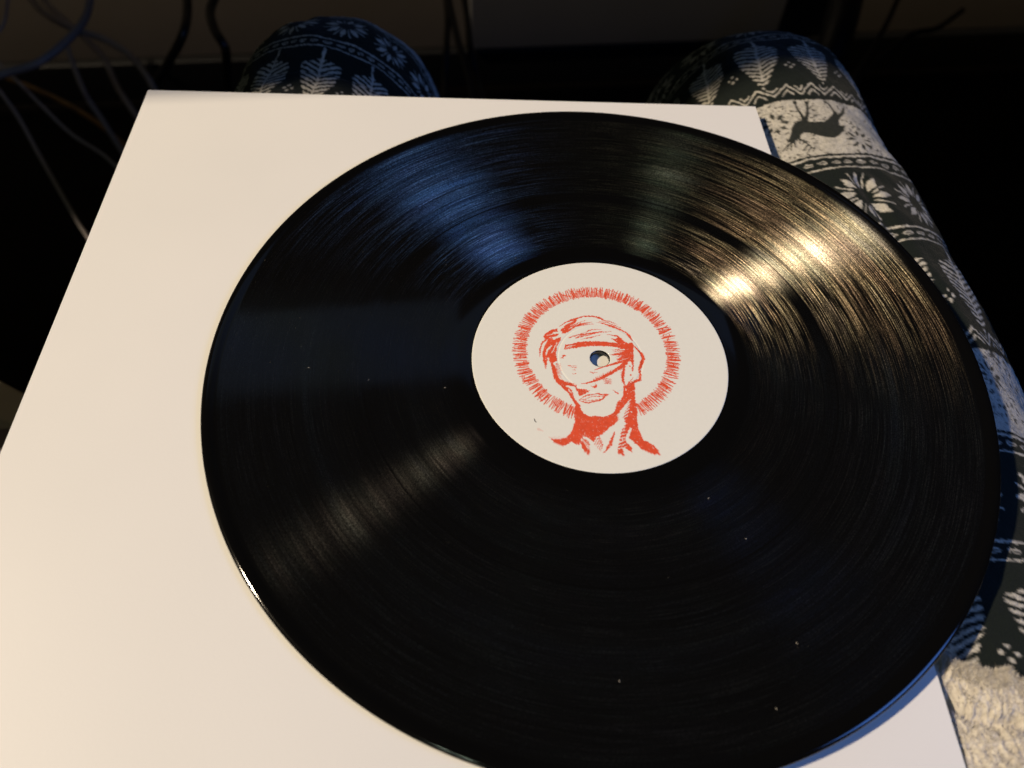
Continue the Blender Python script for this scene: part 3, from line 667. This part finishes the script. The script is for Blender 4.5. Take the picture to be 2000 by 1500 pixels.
    at = N.new('ShaderNodeVertexColor'); at.layer_name = 'print'
    tc = N.new('ShaderNodeTexCoord'); n1 = N.new('ShaderNodeTexNoise'); n1.inputs['Scale'].default_value = 1500; n1.inputs['Detail'].default_value = 4
    n2 = N.new('ShaderNodeTexNoise'); n2.inputs['Scale'].default_value = 300; n2.inputs['Detail'].default_value = 4
    nt.links.new(tc.outputs['Object'], n1.inputs['Vector']); nt.links.new(tc.outputs['Object'], n2.inputs['Vector'])
    mr = N.new('ShaderNodeMapRange'); mr.inputs[3].default_value = 0.55; mr.inputs[4].default_value = 1.4; nt.links.new(n1.outputs[0], mr.inputs[0])
    vm = N.new('ShaderNodeVectorMath'); vm.operation = 'SCALE'; nt.links.new(at.outputs[0], vm.inputs[0]); nt.links.new(mr.outputs[0], vm.inputs['Scale'])
    nt.links.new(vm.outputs[0], b.inputs['Base Color']); b.inputs['Roughness'].default_value = 0.9; b.inputs['Specular IOR Level'].default_value = 0.15
    b.inputs['Sheen Weight'].default_value = 0.05; b.inputs['Sheen Roughness'].default_value = 0.5
    ad = N.new('ShaderNodeMath'); ad.operation = 'ADD'; nt.links.new(n1.outputs[0], ad.inputs[0]); nt.links.new(n2.outputs[0], ad.inputs[1])
    bp = N.new('ShaderNodeBump'); bp.inputs['Strength'].default_value = 0.5; bp.inputs['Distance'].default_value = 0.0008
    nt.links.new(ad.outputs[0], bp.inputs['Height']); nt.links.new(bp.outputs[0], b.inputs['Normal'])
    V = np.vstack(allV)-np.array([0, -0.30, 0])
    o = meshobj('pyjama_trousers', V, np.vstack(allF), m, person, colors=np.vstack(allC))
    return o
tr = trousers()
def foot(x, y, rz):
    m = bpy.data.materials.get('dark_sock') or simple('dark_sock', (0.02, 0.02, 0.022), 0.9, 0.2, 200)
    pts = [(0, -70, 70, 34), (0, -60, 38, 36), (0, 0, 40, 40), (0, 70, 30, 42), (0, 130, 24, 40), (0, 160, 20, 26)]
    C = catmull(np.array(pts, float), 6); K = 20; vs = []
    for c in C:
        for k in range(K):
            a = 2*math.pi*k/K; vs.append((c[0]+c[3]*math.cos(a), c[1], max(2, c[2]+min(c[3], c[2])*math.sin(a))))
    fs = [tuple(q) for q in grid_faces(len(C), K, True)]+[tuple(range(K)), tuple(range((len(C)-1)*K, len(C)*K))]
    V = np.array(vs)/1000; c, s_ = math.cos(rz), math.sin(rz)
    V = np.stack([V[:, 0]*c-V[:, 1]*s_+x/1000, V[:, 0]*s_+V[:, 1]*c+y/1000+0.30, V[:, 2]], 1)
    meshobj('foot', V, [tuple(int(i) for i in f) for f in fs], m, person)
foot(66, 250, -0.1); foot(-165, 215, 0.12)

def fleece():
    nx, ny = 420, 560
    xs = np.linspace(104, 256, nx); t = np.linspace(0, 1, ny)
    X0 = xs[:, None]+0*t[None]; D = t[None]*210+0*xs[:, None]      # D: mm back from the hem
    hem = -90-0.20*(X0-124)+1.8*(fbm(X0*.35, 0*X0, 71, 2)-.5)*2
    Y = hem-np.maximum(D-6, 0)
    r = 84.0; xa = 152.0; za = -95.0
    top = za+np.sqrt(np.maximum(r*r-(X0-xa)**2, 0)*1.0+400)
    top = np.where(np.abs(X0-xa) > r, za-(np.abs(X0-xa)-r)*1.4+20, top)
    Z = np.minimum(top+3.0, -3.5)
    # rounded hem
    lip = np.clip(D/6, 0, 1); Z = Z+(-10)*(1-np.sqrt(1-(1-lip)**2+1e-9)); Y = Y-1.5*lip
    # seam a little back from the hem
    sd = D-21-.02*(X0-124); Z = Z-3.4*np.exp(-(sd/2.3)**2)+1.0*np.exp(-((sd+9)/6)**2)
    # curls
    wx = X0+5*(fbm(X0*.06, Y*.06, 3, 2)-.5); wy = Y+6*(fbm(X0*.06+9, Y*.06, 5, 2)-.5)
    front = 1/(1+np.exp(sd/2.))
    n_a = fbm(wx*.55+wy*.06, wy*.17, 21, 3); n_b = fbm(wx*.34+wy*.12, wy*.30, 51, 3)
    n = n_a*front+n_b*(1-front)
    rid = 1-np.abs(n-.5)*3.4
    Z = Z+1.1*np.clip(rid, 0, 1)**1.2+0.7*(fbm(X0*.9, Y*.7, 8, 2)-.5)+0.5*(fbm(X0*2.4, Y*1.5, 18, 2)-.5)
    Y = Y+1.6*(fbm(wx*.5, wy*.2, 33, 2)-.5)
    # keep it tucked below the sleeve's right edge
    under = np.clip((121-X0)/6, 0, 1); Z = Z*(1-under)+np.minimum(Z, -13.5)*under
    V = np.stack([X0, Y+300, Z+Z0*1000], -1).reshape(-1, 3)/1000
    m, nt, b = mat('cream_fleece'); N = nt.nodes
    tc = N.new('ShaderNodeTexCoord'); n1 = N.new('ShaderNodeTexNoise'); n1.inputs['Scale'].default_value = 420; n1.inputs['Detail'].default_value = 6
    mp = N.new('ShaderNodeMapping'); mp.inputs['Scale'].default_value = (1.6, 0.7, 1); nt.links.new(tc.outputs['Object'], mp.inputs[0]); nt.links.new(mp.outputs[0], n1.inputs['Vector'])
    cr = N.new('ShaderNodeValToRGB'); cr.color_ramp.elements[0].position = .3; cr.color_ramp.elements[1].position = .7
    cr.color_ramp.elements[0].color = (0.52, 0.48, 0.43, 1); cr.color_ramp.elements[1].color = (0.72, 0.68, 0.61, 1)
    nt.links.new(n1.outputs[0], cr.inputs[0]); nt.links.new(cr.outputs[0], b.inputs['Base Color'])
    b.inputs['Roughness'].default_value = .95; b.inputs['Specular IOR Level'].default_value = .1; b.inputs['Sheen Weight'].default_value = .2
    bp = N.new('ShaderNodeBump'); bp.inputs['Strength'].default_value = 0.35; bp.inputs['Distance'].default_value = 0.0008
    nt.links.new(n1.outputs[0], bp.inputs['Height']); nt.links.new(bp.outputs[0], b.inputs['Normal'])
    f = grid_faces(nx, ny)
    p = V[f[1000]]; 
    if np.cross(p[1]-p[0], p[2]-p[0])[2] < 0: f = f[:, ::-1]
    o = meshobj('fleece_top', V, f, m, person); o['label'] = 'cream fleece hem lying on the thigh'
    # soft pile: tens of thousands of short fibres rooted in the fleece
    g = np.random.default_rng(5); n_ = 90000
    Pg = V.reshape(nx, ny, 3); i = g.integers(0, int(nx*.72), n_); j = g.integers(0, int(ny*.55), n_)
    j = np.where(g.random(n_) < .22, g.integers(0, 30, n_), j)
    base = Pg[i, j]+np.stack([g.normal(0, .0002, n_), g.normal(0, .0002, n_), np.full(n_, -.0002)], 1)
    ln_ = g.uniform(.0011, .0026, n_); cl = (fbm(base[:, 0]*350, base[:, 1]*200, 12, 2)-.5)*3
    d = np.stack([.55*cl+g.normal(0, .4, n_), .55+g.normal(0, .45, n_), .55+g.normal(0, .25, n_)], 1); d /= np.linalg.norm(d, axis=1)[:, None]
    sd_ = np.cross(d, g.normal(0, 1, (n_, 3))); sd_ /= np.linalg.norm(sd_, axis=1)[:, None]
    w_ = g.uniform(.00007, .00013, n_)[:, None]
    hv = np.stack([base-sd_*w_, base+sd_*w_, base+d*ln_[:, None]], 1).reshape(-1, 3)
    pile = meshobj('fleece_pile', hv, np.arange(n_*3).reshape(-1, 3), m, o, smooth=False); tag(pile, kind='stuff')
fleece()

# ------------------------------------------------------------------ cables and small things under the desk
def cable(name, px, r, material, label, group=None, cat='cable'):
    P = np.array([back(a, b_, z) for a, b_, z in px]); C = catmull(P, 14)
    T = np.gradient(C, axis=0); T /= np.linalg.norm(T, axis=1)[:, None]
    ref = np.array([.3, .2, 1.0]); A = np.cross(T, ref); A /= np.linalg.norm(A, axis=1)[:, None]; B = np.cross(T, A)
    K = 12; a = np.arange(K)*2*math.pi/K
    V = C[:, None]+r*(np.cos(a)[None, :, None]*A[:, None]+np.sin(a)[None, :, None]*B[:, None])
    loc = W(*P[0]); V = V.reshape(-1, 3)/1000+np.array([0, 0, Z0])-np.array(loc)
    o = meshobj(name, V, grid_faces(len(C), K, True), material); o.location = loc
    tag(o, label, cat, group); return o
M_cg = simple('grey_cable_rubber', (0.16, 0.14, 0.14), 0.5, 0.15, 80)
M_cl = simple('pale_cable_rubber', (0.26, 0.22, 0.22), 0.5, 0.15, 80)
M_co = simple('orange_brown_cable', (0.24, 0.10, 0.015), 0.5, 0.4, 60)
M_ck = simple('black_cable_rubber', (0.004, 0.004, 0.004), 0.45, 0.1, 80)
cable('cable', [(-60, 165, -260), (10, 143, -260), (75, 122, -255), (135, 75, -250), (168, 30, -250), (182, -40, -250)], 4.2, M_cg, 'thick grey cable bending in an arc across the top left corner')
cable('cable', [(40, -30, -330), (80, 20, -330), (140, 55, -330), (200, 75, -335), (255, 110, -340), (300, 172, -345), (330, 260, -350)], 4.0, M_cg, 'dim grey cable arching down behind the upper left corner of the sleeve')
cable('cable', [(-30, 100, -300), (25, 150, -300), (80, 205, -300), (140, 262, -305), (205, 305, -310), (260, 360, -330)], 1.9, M_cl, 'thin pale cable running from the left edge of the photo to the orange cable')
cable('cable', [(-30, 140, -280), (30, 220, -280), (75, 300, -285), (115, 370, -290), (150, 430, -300), (185, 485, -310), (220, 560, -320)], 2.1, M_cl, 'thin pale cable sagging steeply beside the left edge of the sleeve')
cable('cable', [(-40, 135, -360), (20, 155, -360), (90, 183, -360), (160, 220, -362), (210, 255, -365), (260, 300, -370)], 3.0, M_co, 'orange brown twisted cable passing under the pale ones')
cable('cable', [(362, -40, -250), (366, 20, -255), (356, 70, -260), (330, 120, -300), (300, 170, -380)], 5.0, M_ck, 'black cable hanging against the brown wall, left one of the two', 'black cables hanging by the wall')
cable('cable', [(440, -40, -250), (412, 15, -255), (418, 55, -258), (440, 95, -270), (443, 135, -320), (445, 170, -400)], 5.0, M_ck, 'black kinked cable hanging against the brown wall beside the left knee', 'black cables hanging by the wall')
for i, (a, lb) in enumerate((([(868, -40, -300), (874, 30, -300), (872, 90, -310), (870, 150, -330), (868, 200, -340)], 'straight'), ([(872, -20, -290), (885, 40, -300), (900, 100, -310), (915, 150, -320), (925, 200, -330)], 'slanting'),
                        ([(900, -40, -290), (912, 30, -300), (918, 90, -310), (930, 150, -330), (945, 200, -340)], 'bowed'))):
    cable('cable', a, 4.0, M_ck, 'black %s cable hanging behind the right side of the left knee' % lb, 'black cables hanging beside the left knee')
for a, lb in (([(1765, -30, -330), (1735, 40, -330), (1700, 100, -335), (1665, 160, -340), (1640, 220, -345)], 'long black cable slanting down beside the right knee'),
              ([(1880, 20, -340), (1830, 55, -338), (1785, 65, -336), (1735, 100, -340), (1680, 150, -345), (1650, 200, -350)], 'black cable looping past the right knee')):
    cable('cable', a, 3.6, M_ck, lb)
cable('cable', [(-60, 872, -560), (0, 885, -560), (40, 880, -560), (90, 870, -560)], 4, M_cg, 'grey cable lying on the floor at the left edge beside the sleeve')
cable('cable', [(-60, 915, -560), (0, 922, -560), (40, 925, -560), (80, 915, -560)], 4, M_cg, 'grey cable on the floor, nearer one at the left edge')
cable('cable', [(20, -40, -280), (14, 10, -285), (5, 50, -290), (-30, 90, -300)], 1.8, M_cl, 'very thin pale cable hanging down in the extreme top left corner')
cable('cable', [(130, 90, -330), (148, 140, -335), (170, 190, -340), (200, 235, -350), (235, 290, -360), (290, 370, -370)], 3.2, M_cg, 'faint dark grey cable falling behind the thin pale ones at the upper left')
cable('cable', [(60, -40, -400), (95, 10, -400), (128, 40, -400), (150, 60, -400), (200, 110, -410), (235, 180, -420), (300, 270, -430), (380, 350, -440)], 4.0, M_cg, 'blurred grey cable deepest in the tangle at the upper left')
# small pale power plug at the left edge
pl = empty('plug', W(*back(0, 790, -200)))
M_pl = simple('cream_plastic', (0.5, 0.43, 0.33), 0.4, 0.1, 40)
boxmesh('plug_body', (-.035, -.013, -.012), (.0075, .012, .012), M_pl, pl, 0.003)
boxmesh('cable_stub', (-.07, -.004, -.004), (-.036, .004, .004), M_cg, pl, 0.001)
pl.rotation_euler = (0.1, -0.35, 0.1)
tag(pl, 'small cream plug hanging at the left edge of the photo', 'plug')
# black metal bar of the desk frame behind the right knee
P0 = back(1655, -60, -300); P1 = back(1590, 190, -420)
cable('metal_bar', [(1668, -60, -320), (1640, 50, -350), (1610, 150, -390), (1590, 240, -430)], 22, M_ck, 'black metal bar standing behind the right knee', cat='bar')
